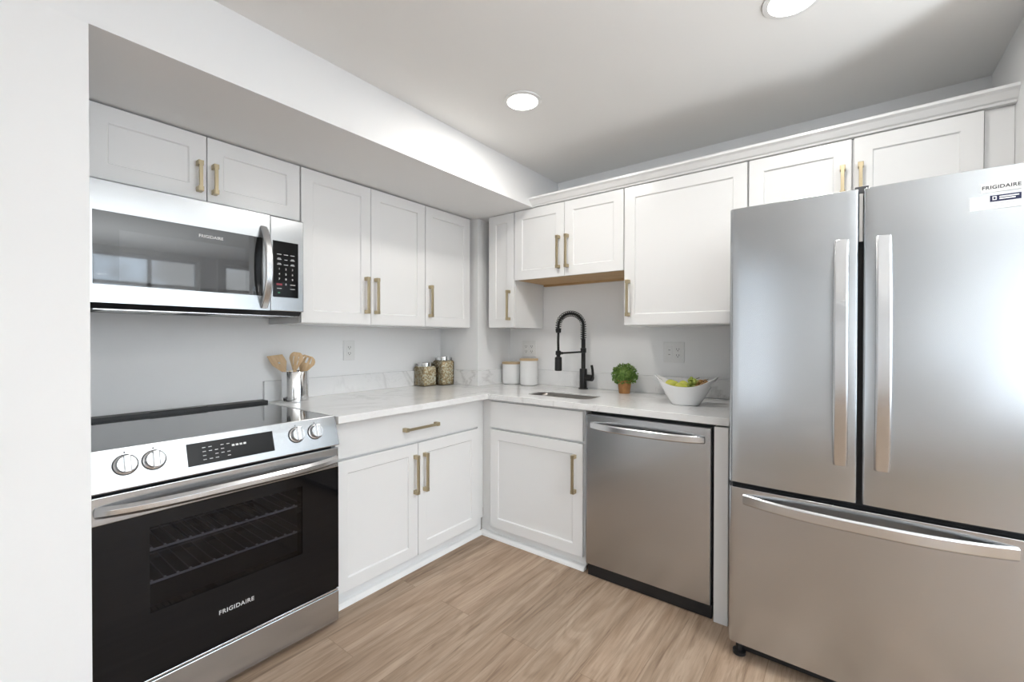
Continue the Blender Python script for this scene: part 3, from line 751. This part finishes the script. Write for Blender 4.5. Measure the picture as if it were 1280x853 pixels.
# canisters
def canister(label, x, y, r, h):
    t = thing('canister', label, 'canister', (x, y, Z0))
    MB().lathe([(r*.5, 0), (r-.010, 0), (r-.002, .006), (r, .014), (r, h-.016), (r-.004, h-.014)], n=40).build('body', 'ceramic_white', t, 0, True)
    MB().lathe([(r-.002, h-.0155), (r+.002, h-.0145), (r+.002, h-.002), (r, h), (r*.3, h)], n=40).build('lid', 'lid_wood', t, 0, True)
canister('shorter white canister with wooden lid, closest to the corner pillar', .425, -.060, .072, .168)
canister('taller white canister with wooden lid, between short canister and faucet', .585, -.056, .068, .198)

# potted plant
PX, PY = 1.352, -.085
t = thing('potted_plant', 'small round green plant in a terracotta pot beside the faucet', 'plant', (PX, PY, Z0))
MB().lathe([(.032, 0), (.034, .002), (.043, .076), (.045, .078), (.045, .086), (.039, .086), (.038, .070), (.01, .070)], n=32).build('pot', 'terracotta', t, 0, True)
mb = MB(); rnd = random.Random(3)
mb.sphere((0, 0, .118), .056, u=20, v=14)
for k in range(1100):
    z = rnd.uniform(-1, 1); a = rnd.uniform(0, 2*PI); q = math.sqrt(1-z*z); n_ = Vector((q*math.cos(a), q*math.sin(a), z))
    rad = rnd.uniform(.052, .078); c = Vector((0, 0, .118)) + Vector((n_.x*1.02, n_.y*1.02, n_.z*.86))*rad
    if c.z < .068: continue
    dirn = (n_ + Vector((rnd.uniform(-1, 1), rnd.uniform(-1, 1), rnd.uniform(-1, 1)))*.75).normalized()
    sd = dirn.orthogonal().normalized(); sd = Matrix.Rotation(rnd.uniform(0, 6), 3, dirn) @ sd
    up = dirn.cross(sd); l_ = rnd.uniform(.010, .016); w_ = l_*.42
    P_ = [c, c+dirn*l_*.45+sd*w_+up*.001, c+dirn*l_, c+dirn*l_*.45-sd*w_+up*.001]
    vs = [mb.bm.verts.new(p) for p in P_]; mb.bm.faces.new(vs)
o = mb.build('foliage', 'leaf', t)

# fruit bowl
BX, BY = 1.797, -.325
t = thing('fruit_bowl', 'white boat-shaped ceramic bowl with cut-out handles, holding fruit', 'bowl', (BX, BY, Z0), math.radians(6))
bm = bmesh.new(); NA, NR = 64, 14; vg = {}
def bowl_pt(a, k, inner):
    ca, sa = math.cos(a), math.sin(a)
    hgt = .100 + .052*abs(ca)**2.4 - (.0 if not inner else .0)
    z = (.012 if inner else 0) + (hgt-(.012 if inner else 0))*k
    kk = k**.85
    rx = .068 + (.152*1.0-.068)*kk; ry = .060 + (.098-.060)*kk**.8
    if abs(ca) < .8: pass
    flare = 1 + .06*abs(ca)**6*k**3
    dlt = .006 if inner else 0
    if k >= 1: dlt *= .9
    return Vector(((rx*flare-dlt)*ca, (ry-dlt)*sa, z))
for inner in (False, True):
    for j in range(NR+1):
        for i in range(NA): vg[inner, i, j] = bm.verts.new(bowl_pt(2*PI*i/NA, j/NR, inner))
def bhole(i, j):                                   # handle cut-outs near both tips
    a = 2*PI*(i+.5)/NA; d = min(abs((a+PI) % (2*PI)-PI), abs(a-PI))
    return d < .36 and 9 <= j <= 11
for i in range(NA):
    i2 = (i+1) % NA
    for j in range(NR):
        if bhole(i, j): continue
        for inner in (False, True): bm.faces.new([vg[inner, i, j], vg[inner, i2, j], vg[inner, i2, j+1], vg[inner, i, j+1]])
        if bhole(i2, j): bm.faces.new([vg[False, i2, j], vg[False, i2, j+1], vg[True, i2, j+1], vg[True, i2, j]])
        if bhole((i-1) % NA, j): bm.faces.new([vg[False, i, j], vg[False, i, j+1], vg[True, i, j+1], vg[True, i, j]])
        if j+1 < NR and bhole(i, j+1): bm.faces.new([vg[False, i, j+1], vg[False, i2, j+1], vg[True, i2, j+1], vg[True, i, j+1]])
        if j > 0 and bhole(i, j-1): bm.faces.new([vg[False, i, j], vg[False, i2, j], vg[True, i2, j], vg[True, i, j]])
    bm.faces.new([vg[False, i, NR], vg[False, i2, NR], vg[True, i2, NR], vg[True, i, NR]])
for inner in (False, True): bm.faces.new([vg[inner, i, 0] for i in range(NA)])
for v in [v for v in bm.verts if not v.link_faces]: bm.verts.remove(v)
mb = MB(); mb.bm.free(); mb.bm = bm
mb.build('body', 'ceramic_white', t, 0, True)
def pear(label, x, y, z, r, rot):
    t = thing('pear', label, 'pear', (BX+x, BY+y, Z0+z)); t.rotation_euler = rot
    MB().lathe([(.002, -r*.92), (r*.5, -r*.86), (r*.86, -r*.5), (r, 0), (r*.88, r*.45), (r*.62, r*.88), (r*.42, r*1.25), (r*.26, r*1.45), (.002, r*1.5)], n=20).build('body', 'pear_skin', t, 0, 'all')
    MB().tube([(0, 0, r*1.48), (.002, 0, r*1.72), (.005, 0, r*1.9)], .0018, 6).build('stem', 'stem_brown', t, 0, 'all')
pear('yellow-green pear at the left end of the bowl', -.078, -.004, .100, .028, (0, PI/2-.25, .05))
pear('yellow-green pear lying at the front middle of the bowl', -.018, -.040, .092, .026, (0, PI/2-.1, .1))
pear('yellow-green pear half hidden at the back of the bowl', -.022, .036, .098, .025, (0, PI/2, -.1))
def grapes(label, name_mat, x, y, z, pts, r):
    t = thing('grape_bunch', label, 'grapes', (BX+x, BY+y, Z0+z))
    MB().tube([(0, 0, 0), (.01, .005, .02), (.03, .012, .03)], .002, 6).build('stem', 'stem_brown', t, 0, 'all')
    for p in pts:
        MB().sphere(p, r, (1, 1, 1.12), 12, 8).build('grape', name_mat, t, 0, 'all')
rnd = random.Random(11)
def cluster(n, sx_, sy_, sz_, r):
    pts = []; tries = 0
    while len(pts) < n and tries < 4000:
        tries += 1
        p = Vector((rnd.gauss(0, .5)*sx_, rnd.gauss(0, .5)*sy_, rnd.gauss(0, .5)*sz_))
        if abs(p.x) > sx_ or abs(p.y) > sy_ or abs(p.z) > sz_: continue
        if all((p-q).length > r*1.7 for q in pts): pts.append(p)
    return pts
grapes('bunch of green grapes heaped in the middle of the bowl', 'grape_green', .036, .006, .114, cluster(18, .030, .032, .024, .0105), .0105)
grapes('bunch of brownish grapes at the right end of the bowl', 'grape_brown', .082, .002, .110, cluster(16, .024, .028, .016, .0105), .0105)
